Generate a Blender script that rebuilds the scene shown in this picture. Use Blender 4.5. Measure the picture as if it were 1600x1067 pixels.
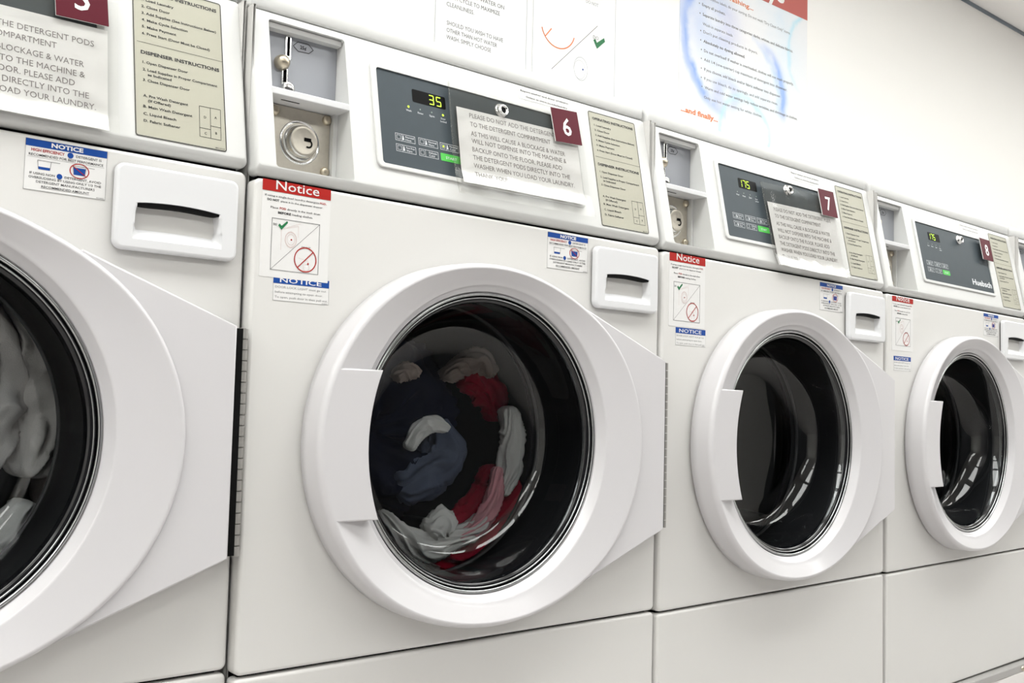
import bpy, math, random
from math import sin, cos, pi, sqrt, radians
from mathutils import Vector, Matrix, noise
from mathutils.geometry import tessellate_polygon

for o in list(bpy.data.objects):
    bpy.data.objects.remove(o, do_unlink=True)
SC = bpy.context.scene
COL = SC.collection
Z0 = 0.45                      # height of the seam under the washers' front panels above the floor

# ---------------------------------------------------------------- camera
cam_d = bpy.data.cameras.new('camera')
cam = bpy.data.objects.new('camera', cam_d)
COL.objects.link(cam)
cam_d.sensor_width = 36.0
cam_d.lens = 1583.4 / 1600.0 * 36.0
cam_d.clip_start = 0.02
right = Vector((0.7657, -0.6428, 0.0248)).normalized()
fwd = Vector((0.6404, 0.7653, 0.0644)).normalized()
up = right.cross(fwd).normalized()
right = fwd.cross(up).normalized()
rm = Matrix((right, up, -fwd)).transposed()
cam.matrix_world = Matrix.Translation((-0.49943, -1.0626, 0.30376 + Z0)) @ rm.to_4x4()
SC.camera = cam

# ---------------------------------------------------------------- world, exposure
SC.view_settings.view_transform = 'Standard'
SC.view_settings.look = 'None'
SC.view_settings.gamma = 1.0
SC.view_settings.use_curve_mapping = False
SC.view_settings.exposure = 0.12
world = bpy.data.worlds.new('world')
SC.world = world
world.use_nodes = True
world.node_tree.nodes['Background'].inputs[0].default_value = (1, 1, 1, 1)
world.node_tree.nodes['Background'].inputs[1].default_value = 0.05
SC.cycles.max_bounces = 10
SC.cycles.transparent_max_bounces = 16
SC.cycles.glossy_bounces = 5
SC.cycles.sample_clamp_indirect = 8.0
LAMP = 10.0                    # emission of the ceiling lights' diffusers

P = 0.69
SA, SB = -0.11521, 0.19845     # the control panels lean back: y = SA + SB * z

# ---------------------------------------------------------------- materials
def srgb(r, g, b):
    f = lambda c: (c / 255 / 12.92) if c / 255 <= .04045 else ((c / 255 + .055) / 1.055) ** 2.4
    return (f(r), f(g), f(b), 1)

MATS = {}
def mat(name, col, rough=.4, metal=0.0, coat=0.0, spec=.5, bump=None, var=None, emis=None):
    if name in MATS: return MATS[name]
    m = bpy.data.materials.new(name); m.use_nodes = True
    nt = m.node_tree; b = nt.nodes['Principled BSDF']
    b.inputs['Base Color'].default_value = col
    b.inputs['Roughness'].default_value = rough
    b.inputs['Metallic'].default_value = metal
    b.inputs['Coat Weight'].default_value = coat
    b.inputs['Coat Roughness'].default_value = .08
    b.inputs['Specular IOR Level'].default_value = spec
    if emis:
        b.inputs['Emission Color'].default_value = emis[0]
        b.inputs['Emission Strength'].default_value = emis[1]
    if var or bump:
        tc = nt.nodes.new('ShaderNodeTexCoord')
    if var:
        n = nt.nodes.new('ShaderNodeTexNoise'); n.inputs['Scale'].default_value = var[0]; n.inputs['Detail'].default_value = 5
        r = nt.nodes.new('ShaderNodeMix'); r.data_type = 'RGBA'
        r.inputs['A'].default_value = col; r.inputs['B'].default_value = var[1]
        nt.links.new(tc.outputs['Object'], n.inputs['Vector'])
        nt.links.new(n.outputs['Fac'], r.inputs['Factor'])
        nt.links.new(r.outputs['Result'], b.inputs['Base Color'])
    if bump:
        n = nt.nodes.new('ShaderNodeTexNoise'); n.inputs['Scale'].default_value = bump[0]; n.inputs['Detail'].default_value = 3
        u = nt.nodes.new('ShaderNodeBump'); u.inputs['Strength'].default_value = bump[1]; u.inputs['Distance'].default_value = .001
        nt.links.new(tc.outputs['Object'], n.inputs['Vector'])
        nt.links.new(n.outputs['Fac'], u.inputs['Height'])
        nt.links.new(u.outputs['Normal'], b.inputs['Normal'])
    MATS[name] = m
    return m

def seethrough(name, tint, ior, rough, haze=0.0, hazecol=(1, 1, 1, 1)):
    m = bpy.data.materials.new(name); m.use_nodes = True
    nt = m.node_tree; nt.nodes.remove(nt.nodes['Principled BSDF'])
    out = nt.nodes['Material Output']
    t = nt.nodes.new('ShaderNodeBsdfTransparent'); t.inputs[0].default_value = tint
    g = nt.nodes.new('ShaderNodeBsdfGlossy'); g.inputs['Roughness'].default_value = rough
    f = nt.nodes.new('ShaderNodeFresnel'); f.inputs[0].default_value = ior
    x = nt.nodes.new('ShaderNodeMixShader')
    nt.links.new(f.outputs[0], x.inputs[0]); nt.links.new(g.outputs[0], x.inputs[2])
    if haze:
        d = nt.nodes.new('ShaderNodeBsdfDiffuse'); d.inputs[0].default_value = hazecol
        y = nt.nodes.new('ShaderNodeMixShader'); y.inputs[0].default_value = haze
        nt.links.new(t.outputs[0], y.inputs[1]); nt.links.new(d.outputs[0], y.inputs[2])
        nt.links.new(y.outputs[0], x.inputs[1])
    else:
        nt.links.new(t.outputs[0], x.inputs[1])
    nt.links.new(x.outputs[0], out.inputs[0])
    MATS[name] = m
    return m

enamel = mat('white enamel', (.640, .630, .612, 1), .38, var=(3, (.618, .606, .586, 1)), bump=(900, .03))
panelw = mat('white control panel plastic', (.590, .590, .578, 1), .42, bump=(1200, .04))
doorw = mat('white door plastic', (.570, .556, .568, 1), .28, coat=.15)
drawerw = mat('white drawer plastic', (.655, .655, .665, 1), .30, coat=.1)
lidw = mat('white lid enamel', (.62, .62, .61, 1), .4)
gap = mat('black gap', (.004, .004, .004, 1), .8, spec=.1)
slate = mat('slate grey overlay', srgb(60, 69, 75), .5, spec=.25, var=(60, srgb(56, 64, 69)))
silkw = mat('white print', (.62, .64, .66, 1), .6)
black = mat('black print', (.012, .012, .014, 1), .6)
greyp = mat('grey print', (.22, .22, .22, 1), .7)
lcd = mat('black display window', (.002, .002, .002, 1), .5, spec=.08)
lit = mat('lit digits', (.1, .12, .01, 1), .5, emis=((.62, .95, .04, 1), 1.6))
ledoff = mat('unlit lamp', (.25, .32, .26, 1), .3)
green = mat('green start key', srgb(62, 178, 60), .45)
beige = mat('beige instruction label', srgb(168, 166, 151), .5, spec=.3)
maroon = mat('maroon plate', srgb(80, 6, 26), .5, spec=.15)
platew = mat('white plate core', (.8, .79, .78, 1), .5)
red = mat('red print', srgb(160, 18, 8), .5, spec=.3)
blue = mat('blue print', srgb(0, 62, 140), .5, spec=.3)
darkgreen = mat('green print', srgb(12, 110, 62), .5)
stick = mat('white sticker', (.68, .672, .66, 1), .5, spec=.3)
paper = mat('white paper', (.88, .87, .86, 1), .6)
wallpaper = mat('white poster paper', (.86, .86, .86, 1), .55)
steel = mat('brushed steel plate', (.60, .56, .48, 1), .35, metal=.75, var=(220, (.50, .46, .40, 1)))
slidep = mat('grey coin slide plate', (.31, .32, .345, 1), .4, metal=.35)
chrome = mat('polished metal', (.75, .75, .74, 1), .14, metal=1)
trimm = mat('grey metal trim', (.42, .43, .43, 1), .2, metal=1)
brass = mat('dull nickel rivet', (.52, .46, .36, 1), .3, metal=.9)
rubber = mat('black rubber gasket', (.006, .006, .007, 1), .5, spec=.25)
lipm = mat('lit grey rubber lip', (.07, .068, .07, 1), .35)  # lighter than the gasket: light on the lip is put into its colour
blackgl = mat('black glossy rim', (.006, .006, .007, 1), .12)
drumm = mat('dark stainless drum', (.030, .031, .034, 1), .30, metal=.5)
hingem = mat('grey steel hinge', (.34, .33, .31, 1), .4, metal=.5)
railm = mat('grey steel rail', (.42, .41, .40, 1), .45, metal=.4)
glass = seethrough('door glass', (.90, .93, .94, 1), 1.5, .015)
film = seethrough('clear plastic film', (.99, .99, .98, 1), 1.22, .14, .03, (.80, .78, .68, 1))

# ---------------------------------------------------------------- mesh collecting
FR = lambda x, z, off=0: (x, -off, z)
SL = lambda x, z, off=0: (x, SA + SB * z - off, z)

def rr(x0, x1, z0, z1, r, n=5):
    r = max(r, 1e-5); pts = []
    for cx, cz, a in ((x1 - r, z0 + r, -90), (x1 - r, z1 - r, 0), (x0 + r, z1 - r, 90), (x0 + r, z0 + r, 180)):
        for i in range(n + 1):
            t = radians(a + 90 * i / n); pts.append((cx + r * cos(t), cz + r * sin(t)))
    return pts
def circ(cx, cz, r, n=48, a0=0, a1=2 * pi):
    return [(cx + r * cos(a0 + (a1 - a0) * i / n), cz + r * sin(a0 + (a1 - a0) * i / n)) for i in range(n)]

class G:
    def __init__(s, *mats): s.v = []; s.f = []; s.m = []; s.s = []; s.mats = list(mats)
    def mi(s, m):
        if m is None: m = s.mats[0]
        if m not in s.mats: s.mats.append(m)
        return s.mats.index(m)
    def add(s, vs, fs, m=None, smooth=False):
        b = len(s.v); s.v += [tuple(v) for v in vs]; k = s.mi(m)
        for f in fs: s.f.append([b + i for i in f]); s.m.append(k); s.s.append(smooth)
    def box(s, x0, x1, y0, y1, z0, z1, m=None):
        v = [(x, y, z) for x in (x0, x1) for y in (y0, y1) for z in (z0, z1)]
        s.add(v, [(0, 1, 3, 2), (4, 6, 7, 5), (0, 4, 5, 1), (2, 3, 7, 6), (0, 2, 6, 4), (1, 5, 7, 3)], m)
    def strip(s, loops, m=None, smooth=True, closed=True):
        n = len(loops[0]); vs = [p for l in loops for p in l]; fs = []
        for j in range(len(loops) - 1):
            for i in range(n if closed else n - 1):
                a, b = j * n + i, j * n + (i + 1) % n
                fs.append((a, b, b + n, a + n))
        s.add(vs, fs, m, smooth)
    def cap(s, outer, holes, mp, off=0, m=None):
        if not holes:
            s.add([mp(x, z, off) for x, z in outer], [list(range(len(outer)))], m); return
        lines = [[Vector((x, z, 0)) for x, z in l] for l in [outer] + holes]
        flat = [p for l in [outer] + holes for p in l]
        tri = tessellate_polygon(lines)
        s.add([mp(x, z, off) for x, z in flat], [list(t) for t in tri], m)
    def plate(s, fn, mp, top, bot, bev=0.0, holes=(), m=None, seg=4, hole_to=None):
        """fn(i) gives the outline inset by i; front at off=top, back at off=bot"""
        loops = []
        if bev > 0:
            for k in range(seg + 1):
                a = pi / 2 * k / seg
                loops.append([mp(x, z, top - bev * (1 - cos(a))) for x, z in fn(bev * (1 - sin(a)))])
        else: loops.append([mp(x, z, top) for x, z in fn(0)])
        loops.append([mp(x, z, bot) for x, z in fn(0)])
        s.strip(loops, m, smooth=bev > 0)
        s.cap(fn(bev), [list(h) for h in holes], mp, top, m)
        for h in holes:
            s.strip([[mp(x, z, top) for x, z in h], [mp(x, z, bot if hole_to is None else hole_to) for x, z in h]], m, smooth=False)
    def lathe(s, cx, cz, prof, m=None, n=96, a0=0, a1=2 * pi):
        closed = abs(a1 - a0 - 2 * pi) < 1e-6
        k = n if closed else n + 1
        loops = [[(cx + r * cos(a0 + (a1 - a0) * i / n), y, cz + r * sin(a0 + (a1 - a0) * i / n)) for i in range(k)] for r, y in prof]
        s.strip(loops, m, True, closed)
    def tube(s, path, r, m=None, n=8):
        pts = [Vector(p) for p in path]; loops = []
        for i, p in enumerate(pts):
            d = (pts[min(i + 1, len(pts) - 1)] - pts[max(i - 1, 0)]).normalized()
            a = d.orthogonal().normalized() if abs(d.y) > .9 else d.cross(Vector((0, 1, 0))).normalized()
            b = d.cross(a).normalized()
            rad = r[i] if isinstance(r, (list, tuple)) else r
            loops.append([p + rad * (a * cos(2 * pi * k / n) + b * sin(2 * pi * k / n)) for k in range(n)])
        s.strip(loops, m, True)
        for l in (loops[0], loops[-1]): s.add(l, [list(range(n))], m)
    def line(s, mp, p, q, w, off, m=None):
        p, q = Vector(p), Vector(q); d = (q - p); L = d.length or 1e-9; d /= L; nrm = Vector((-d.y, d.x)) * w / 2
        c = [p + nrm, p - nrm, q - nrm, q + nrm]
        s.add([mp(a.x, a.y, off) for a in c], [(0, 1, 2, 3)], m)
    def poly(s, mp, pts, off, m=None): s.add([mp(x, z, off) for x, z in pts], [list(range(len(pts)))], m)
    def rect(s, mp, x0, x1, z0, z1, off, m=None): s.poly(mp, [(x0, z0), (x1, z0), (x1, z1), (x0, z1)], off, m)
    def frame(s, mp, x0, x1, z0, z1, w, off, m=None, r=0.0):
        if r:
            a = rr(x0, x1, z0, z1, r); b = rr(x0 + w, x1 - w, z0 + w, z1 - w, max(r - w, 1e-4))
            s.strip([[mp(x, z, off) for x, z in a], [mp(x, z, off) for x, z in b]], m, False)
        else:
            s.rect(mp, x0, x1, z0, z0 + w, off, m); s.rect(mp, x0, x1, z1 - w, z1, off, m)
            s.rect(mp, x0, x0 + w, z0 + w, z1 - w, off, m); s.rect(mp, x1 - w, x1, z0 + w, z1 - w, off, m)
    def ring(s, mp, cx, cz, r, w, off, m=None, n=40, sx=1.0, a0=0, a1=2 * pi):
        c = abs(a1 - a0 - 2 * pi) < 1e-6; k = n if c else n + 1
        A = [mp(cx + sx * r * cos(a0 + (a1 - a0) * i / n), cz + r * sin(a0 + (a1 - a0) * i / n), off) for i in range(k)]
        B = [mp(cx + sx * (r - w) * cos(a0 + (a1 - a0) * i / n), cz + (r - w) * sin(a0 + (a1 - a0) * i / n), off) for i in range(k)]
        s.strip([A, B], m, False, c)
    def text(s, mp, string, x, z, cap, off, m=None, width=None, align='l', bold=0.0, rot=0.0):
        vs, fs, w = glyphs(string, bold + (.008 if cap < .0045 else 0))
        k = cap / .73; kx = k if width is None else width / max(w, 1e-6)
        dx = 0 if align == 'l' else (-w * kx / 2 if align == 'c' else -w * kx)
        cr, sr = cos(rot), sin(rot); out = []
        for vx, vz in vs:
            a, b = vx * kx + dx, vz * k
            out.append(mp(x + a * cr - b * sr, z + a * sr + b * cr, off))
        s.add(out, fs, m)
    def build(s, name, parent=None, loc=(0, 0, 0)):
        me = bpy.data.meshes.new(name)
        me.from_pydata(s.v, [], s.f)
        for m in s.mats: me.materials.append(m)
        me.polygons.foreach_set('material_index', s.m)
        me.polygons.foreach_set('use_smooth', s.s)
        me.update()
        o = bpy.data.objects.new(name, me); COL.objects.link(o)
        o.location = loc
        if parent: o.parent = parent
        return o

_gl = {}
def glyphs(string, bold):
    key = (string, bold)
    if key in _gl: return _gl[key]
    cu = bpy.data.curves.new('t', 'FONT'); cu.body = string; cu.resolution_u = 2; cu.offset = bold; cu.size = 1
    ob = bpy.data.objects.new('t', cu); COL.objects.link(ob)
    me = bpy.data.meshes.new_from_object(ob)
    vs = [(v.co.x, v.co.y) for v in me.vertices]; fs = [list(p.vertices) for p in me.polygons]
    x0 = min([v[0] for v in vs] or [0]); x1 = max([v[0] for v in vs] or [0])
    vs = [(a - x0, b) for a, b in vs]
    bpy.data.objects.remove(ob); bpy.data.curves.remove(cu); bpy.data.meshes.remove(me)
    _gl[key] = (vs, fs, x1 - x0)
    return _gl[key]

def empty(name, loc, rz=0.0):
    o = bpy.data.objects.new(name, None); o.empty_display_size = .1; COL.objects.link(o)
    o.location = loc; o.rotation_euler = (0, 0, rz); return o
def tag(o, label, cat, group=None):
    o['label'] = label; o['category'] = cat
    if group: o['group'] = group
    return o
def struct(o): o['kind'] = 'structure'; return o
def copy_tree(o, parent=None):
    kids = list(o.children)
    c = o.copy(); COL.objects.link(c); c.parent = parent
    for k in kids: copy_tree(k, c)
    return c

# ---------------------------------------------------------------- the room
XL, XR, YF, YB, CEIL = -3.2, 7.2, -4.6, 0.80, 1.95 + Z0
wallm = mat('warm white wall paint', (.95, .935, .905, 1), .7, bump=(300, .1))
farwall = mat('grey painted wall', (.11, .11, .12, 1), .7)
floorm = mat('light grey floor tile', (.50, .48, .47, 1), .5, var=(4, (.44, .42, .41, 1)))
ceilm = bpy.data.materials.new('ceiling tile'); ceilm.use_nodes = True
_n = ceilm.node_tree; _b = _n.nodes['Principled BSDF']; _b.inputs['Roughness'].default_value = .9
_t = _n.nodes.new('ShaderNodeTexCoord'); _k = _n.nodes.new('ShaderNodeTexBrick')
_k.offset = 0; _k.inputs['Scale'].default_value = 1; _k.inputs['Brick Width'].default_value = .61; _k.inputs['Row Height'].default_value = .61
_k.inputs['Mortar Size'].default_value = .006; _k.inputs['Color1'].default_value = (.90, .88, .86, 1); _k.inputs['Color2'].default_value = (.90, .88, .86, 1)
_k.inputs['Mortar'].default_value = (.60, .59, .58, 1)
_mp = _n.nodes.new('ShaderNodeMapping'); _mp.inputs['Location'].default_value = (.33, .02, 0)
_n.links.new(_t.outputs['Object'], _mp.inputs[0]); _n.links.new(_mp.outputs[0], _k.inputs['Vector']); _n.links.new(_k.outputs['Color'], _b.inputs['Base Color'])
T = .1
g = G(floorm); g.box(XL - T, XR + T, YF - T, YB + T, -T, 0); struct(g.build('floor'))
g = G(ceilm); g.box(XL - T, XR + T, YF - T, YB + T, CEIL, CEIL + T); struct(g.build('ceiling'))
g = G(wallm); g.box(XL - T, XR + T, YB, YB + T, 0, CEIL); struct(g.build('wall_back'))
g = G(farwall); g.box(XL - T, XR + T, YF - T, YF, 0, CEIL); struct(g.build('wall_front'))
g = G(wallm); g.box(XL - T, XL, YF, YB, 0, CEIL); struct(g.build('wall_left'))
g = G(wallm); g.box(XR, XR + T, YF, YB, 0, CEIL); struct(g.build('wall_right'))
angle = mat('blue grey ceiling angle', (.16, .19, .22, 1), .5)
g = G(angle); g.box(XL, XR, YB - .006, YB, CEIL - .014, CEIL - .001); struct(g.build('trim_1'))

diff = mat('glowing light diffuser', (.9, .9, .9, 1), .5, emis=((.985, 1, .975, 1), LAMP))
lframe = mat('white light frame', (.8, .8, .8, 1), .5)
def ceiling_light(x, y):
    t = empty('ceiling_light', (x, y, CEIL))
    tag(t, 'recessed rectangular fluorescent light in the tiled ceiling', 'ceiling light', 'ceiling lights')
    a = G(lframe); w, d = .61, .305
    for q in ((-w, w, -d, -d + .025), (-w, w, d - .025, d), (-w, -w + .025, -d + .025, d - .025), (w - .025, w, -d + .025, d - .025)):
        a.box(q[0], q[1], q[2], q[3], -.014, -.001)
    a.build('light_frame', t)
    b = G(diff); b.box(-w + .026, w - .026, -d + .026, d - .026, -.008, -.002); b.build('diffuser', t)
for lx, ly in ((-2.3, -.62), (-.95, -.62), (.4, -.62), (1.9, -.62), (3.5, -.62), (5.2, -.62), (-2.4, -2.6), (-.9, -2.6), (1.5, -2.6), (3.3, -2.6), (5.1, -2.6)):
    if True:
        ceiling_light(lx, ly)

# ---------------------------------------------------------------- the washers
CX, CZ = .337, .2575                      # centre of the door glass
def hull_outline(n=160):
    """radius of the door outline around the glass centre: wide at the handle and hinge sides, shallow above and below"""
    tab = [(0, .2800), (30, .2650), (53.7, .2376), (67.3, .2314), (79.9, .2305), (91, .2306), (100.8, .2321), (111.5, .2374), (121.7, .2440), (135, .2523), (150, .2600), (165, .2645), (180, .2660),
           (195, .2650), (210, .2606), (228.7, .2521), (240.5, .2434), (252.6, .2376), (265, .2344), (272.7, .2343), (283.4, .2363), (298.8, .2440), (310, .2510), (330, .2700), (360, .2800)]
    out = []
    for i in range(n):
        a = 360 * i / n
        for (a0, r0), (a1, r1) in zip(tab, tab[1:]):
            if a0 <= a <= a1: out.append(r0 + (r1 - r0) * (a - a0) / (a1 - a0)); break
    for _ in range(45): out = [(out[i - 1] + 2 * out[i] + out[(i + 1) % n]) / 4 for i in range(n)]
    return out

def build_washer():
    W = empty('washing_machine', (0, 0, Z0))
    # cabinet shell behind the fronts
    g = G(enamel); a, b = .003, P - .003
    tp = .012                                             # the shell narrows a little towards the back
    ol = [(a, .022), (a + tp, .74), (b - tp, .74), (b, .022)]; il = [(a + .003, .022), (a + tp + .003, .737), (b - tp - .003, .737), (b - .003, .022)]
    g.strip([[(x, y, -.262) for x, y in ol], [(x, y, .766) for x, y in ol]], None, False, False)
    g.strip([[(x, y, .766) for x, y in il], [(x, y, -.259) for x, y in il]], None, False, False)
    for i in range(3): g.add([(ol[i][0], ol[i][1], .766), (ol[i + 1][0], ol[i + 1][1], .766), (il[i + 1][0], il[i + 1][1], .766), (il[i][0], il[i][1], .766)], [(0, 1, 2, 3)])
    g.add([(x, y, -.262) for x, y in ol], [(0, 1, 2, 3)]); g.add([(x, y, -.259) for x, y in il], [(0, 1, 2, 3)])
    g.build('cabinet', W)
    g = G(gap); g.box(.012, P - .012, .012, .02, -.0065, .0005); g.build('seam_backing', W)
    g = G(gap); g.box(.012, P - .012, .012, .02, .5562, .5635); g.build('seam_backing', W)
    # lower panel
    g = G(enamel)
    g.plate(lambda i: rr(.0035 + i, P - .0035 - i, -.262 + i, -.0045 - i, max(.006 - i, .0008)), FR, 0, -.02, .004)
    g.build('lower_panel', W)
    # front panel with the round door opening
    g = G(enamel)
    g.plate(lambda i: rr(.0035 + i, P - .0035 - i, -.001 + i, .5575 - i, max(.008 - i, .0008)), FR, 0, -.02, .004, holes=[circ(CX, CZ, .199, 96)])
    g.build('front_panel', W)
    # lid
    g = G(lidw); prof = []
    for y, z in ((.0445, .7695), (.0395, .7705), (.038, .7725), (.038, .7880), (.0395, .7920), (.0435, .7950), (.050, .7962), (.60, .7962), (.74, .7962), (.74, .768)):
        prof.append((y, z))
    def lidloop(x, k):
        return [(x + (.012 if x < .3 else -.012) * y / .74, y + (k if y < .5 else -k), z - (k if z > .775 else 0)) for y, z in prof]
    loops = [lidloop(.0035, .006), lidloop(.0045, .0025), lidloop(.0075, 0), lidloop(P - .0075, 0), lidloop(P - .0045, .0025), lidloop(P - .0035, .006)]
    g.strip(loops, None, True)
    for l in (loops[0], loops[-1]): g.add(l, [list(range(len(l)))])
    g.build('lid', W)
    # ---- control panel: leaning face with the coin recess
    g = G(panelw)
    RX0, RX1, RZ0, RZ1 = .0285, .1325, .5735, .7585
    def fn(i):
        k = min(i / .004, 1)
        return rr(.0035 + i, P - .0035 - i, .5620 + i * 2.6, .7680 - i, max(.007 - i, .001))
    hole = rr(RX0, RX1, RZ0, RZ1, .004, 3)
    loops = []
    for k in range(6):
        t = pi / 2 * k / 5
        i = .004 * (1 - sin(t)); off = -.004 * (1 - cos(t))
        o = fn(i); L = []
        for x, z in o:
            q = SL(x, z, off)
            low = max(0, 1 - (z - .562) / .013)
            L.append((q[0], q[1] + .007 * low * low, q[2]))
        loops.append(L)
    back = [(x, .022 if z < .6 else .06, z) for x, z in fn(0)]
    g.strip(loops + [back])
    o = fn(.004); lines = [o, hole]
    flat = [p for l in lines for p in l]
    tri = tessellate_polygon([[Vector((x, z, 0)) for x, z in l] for l in lines])
    vs = []
    for x, z in flat:
        q = SL(x, z, 0); low = max(0, 1 - (z - .562) / .013); vs.append((q[0], q[1] + .007 * low * low, q[2]))
    g.add(vs, [list(t) for t in tri])
    g.strip([[SL(x, z) for x, z in hole], [(x, .0535, z) for x, z in hole]], None, False)
    # header bar inside the recess, inner lower frame
    g.box(RX0 + .001, RX1 - .001, .0405, .0535, .7510, RZ1 - .001)
    g.box(.1265, .1322, .044, .0535, .5740, .6690)
    g.line(FR, (.1275, .600), (.1275, .600), 0, 0)
    g.build('control_panel', W)
    g = G(drawerw)   # shelf between slide and box
    g.plate(lambda i: rr(RX0 - .001 + i, RX1 + .0005 - i, .6640 + i, .6722 - i, .001), FR, -.0165, -.0535, .001)
    sh = g.build('coin_shelf', W)
    g = G(gap); g.box(.048, .072, .032, .0335, .6634, .66395); g.build('shelf_slot', sh)
    # ---- coin slide plate
    g = G(slidep); g.box(RX0 + .0005, RX1 - .0005, .0525, .0540, .6725, .7512); cs = g.build('coin_slide_plate', W)
    y0 = .0525; Y = lambda x, z, off=0: (x, y0 - off, z)
    g = G(chrome)
    g.plate(lambda i: rr(.0590 + i, .0672 - i, .7180 + i, .7505 - i, .004 - i), Y, .0035, 0, .0008, holes=[rr(.0612, .0650, .7245, .7485, .0015, 3)])
    g.plate(lambda i: rr(.0535 + i, .0675 - i, .7180 + i, .7250 - i, .003 - i), Y, .003, 0, .0008)
    g.plate(lambda i: rr(.0560 + i, .0640 - i, .6800 + i, .7095 - i, .0035 - i), Y, .0035, 0, .0008, holes=[rr(.0575, .0618, .6830, .7075, .0015, 3)])
    g.lathe(.0640, .6845, [(.0085, .0525), (.0085, .047), (.007, .0445), (.004, .0435), (0.0001, .0435)], n=32)
    g.build('coin_slide_mechanism', cs)
    g = G(gap); g.rect(Y, .0610, .0652, .7240, .7490, .0012); g.rect(Y, .0573, .0620, .6828, .7078, .0012); g.build('coin_slot', cs)
    g = G(brass); g.lathe(.0556, .7150, [(.0094, .0525), (.0094, .048), (.0082, .0445), (.0055, .0415), (.002, .0403), (0.0001, .0402)], n=32); g.build('coin_slide_knob', cs)
    g = G(black)
    hx = [(.0708, .7403), (.0770, .7466), (.0915, .7470), (.0985, .7412), (.0925, .7356), (.0778, .7350)]
    for i in range(6): g.line(Y, hx[i], hx[(i + 1) % 6], .0008, .0004)
    g.text(Y, '25¢', .0846, .7388, .0045, .0004, align='c', bold=.02)
    g.build('price_mark', cs)
    # ---- coin box plate
    g = G(steel); g.plate(lambda i: rr(RX0 + .0005 + i, .1262 - i, RZ0 + .0005 + i, .6635 - i, .001), Y, 0, -.0012, .0006); cb = g.build('coin_box_plate', W)
    g = G(chrome, steel); bx, bz = .0848, .6217
    g.lathe(bx, bz, [(.0275, .0525), (.0268, .0512), (.0255, .0512), (.0240, .0530), (.0225, .0532), (.0205, .0490), (.0195, .0425), (.0182, .0408)], n=64)
    g.lathe(bx, bz, [(.0182, .0408), (.0165, .0404), (.0150, .0406), (0.0001, .0406)], steel, n=64)
    g.build('coin_box_lock', cb)
    g = G(gap); k0 = lambda x, z, off=0: (x, .0405 - off, z)
    g.rect(k0, .0845, .0940, .6215, .6260, .0004); g.ring(k0, .0905, .6190, .0055, .0022, .0004, a0=-2.2, a1=.9); g.build('keyhole', cb)
    for rx, rz in ((.1210, .6568), (.0496, .6551), (.1205, .5912), (.0496, .588)):
        g = G(brass); g.lathe(rx, rz, [(.0062, .0525), (.0060, .0505), (.0045, .0482), (.002, .0473), (0.0001, .0472)], n=24); g.build('rivet', cb)
    # ---- electronic display panel
    g = G(panelw)
    g.plate(lambda i: rr(.1665 + i, .5275 - i, .5985 + i, .7400 - i, .008 - i), SL, .0032, 0, .0015, holes=[rr(.1745, .5190, .6045, .7330, .004)])
    fr = g.build('display_frame', W)
    g = G(slate); g.plate(lambda i: rr(.1740 + i, .5195 - i, .6040 + i, .7335 - i, .004), SL, .0012, 0); dp = g.build('display_panel', W)
    g = G(lcd); g.plate(lambda i: rr(.2290, .2828, .6980, .7158, .0022), SL, .0015, .0012); g.build('display_window', dp)
    g = G(silkw)
    for i, t in enumerate(('Wash', 'Rinse', 'Spin', 'Door')):
        g.text(SL, t, .2215 + .0184 * i, .6828, .0026, .0015, align='c', width=.0085 if i < 3 else .0075)
    g.text(SL, 'Locked', .2767, .6788, .0026, .0015, align='c', width=.010)
    g.build('lamp_markings', dp); g = G(silkw)
    words = (('Normal', 'Hot'), ('Normal', 'Warm'), ('Normal', 'Cold'), ('Perm Press', 'Warm'), ('Delicate', 'Cold'))
    for n, (kx, kz) in enumerate(((.1970, .6390), (.2330, .6395), (.2675, .6397), (.1971, .6245), (.2325, .6247))):
        g.frame(SL, kx, kx + .0305, kz, kz + .0098, .0005, .0015)
        g.frame(SL, kx + .0022, kx + .0082, kz + .0022, kz + .0078, .0004, .0015)
        if n != 4: g.poly(SL, [(kx + .0105, kz + .002), (kx + .0135, kz + .002), (kx + .0124, kz + .0082), (kx + .0116, kz + .0082)], .0015)
        g.rect(SL, kx + .0098, kx + .0102, kz, kz + .0098, .0015)
        g.text(SL, words[n][0], kx + .0155, kz + .0056, .0026, .0015, width=.013)
        g.text(SL, words[n][1], kx + .0155, kz + .0018, .0026, .0015, width=.009)
    g.build('key_markings', dp)
    g = G(green, silkw); g.plate(lambda i: rr(.2670, .3009, .6245, .6350, .0012), SL, .0016, .0012)
    g.text(SL, 'START', .2840, .6278, .0036, .0019, silkw, align='c', width=.018)
    g.build('start_key', dp)
    def ly(x, z, prof, m, n=32):   # lathe on the leaning face
        q = G(m)
        loops = [[SL(x + r * cos(2 * pi * i / n), z + r * sin(2 * pi * i / n), off) for i in range(n)] for r, off in prof]
        q.strip(loops); return q
    q = ly(.3790, .7175, [(.0105, .0012), (.0105, .003), (.0095, .0045), (.0088, .0045), (.0082, .010), (.0070, .0115), (.0060, .0115), (.0055, .0095), (0.0001, .0095)], chrome)
    lk = q.build('key_lock', dp)
    q = ly(.3790, .7175, [(.0042, .0098), (0.0001, .0098)], gap, 20); q.build('keyhole', dp)
    # ---- instruction label
    g = G(beige, black)
    g.plate(lambda i: rr(.5578, .6605, .5765, .7580, .003), SL, .0005, 0)
    g.frame(SL, .5578, .6605, .5765, .7580, .0010, .0008, black, r=.003)
    g.rect(SL, .5615, .6595, .6853, .6857, .0008, black)
    T_ = lambda s, x, z, cap, w=None, b=.012, al='l': g.text(SL, s, x, z, cap, .0008, black, width=w, bold=b, align=al)
    T_('OPERATING INSTRUCTIONS', .5655, .7455, .0040, .0895, .025)
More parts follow.
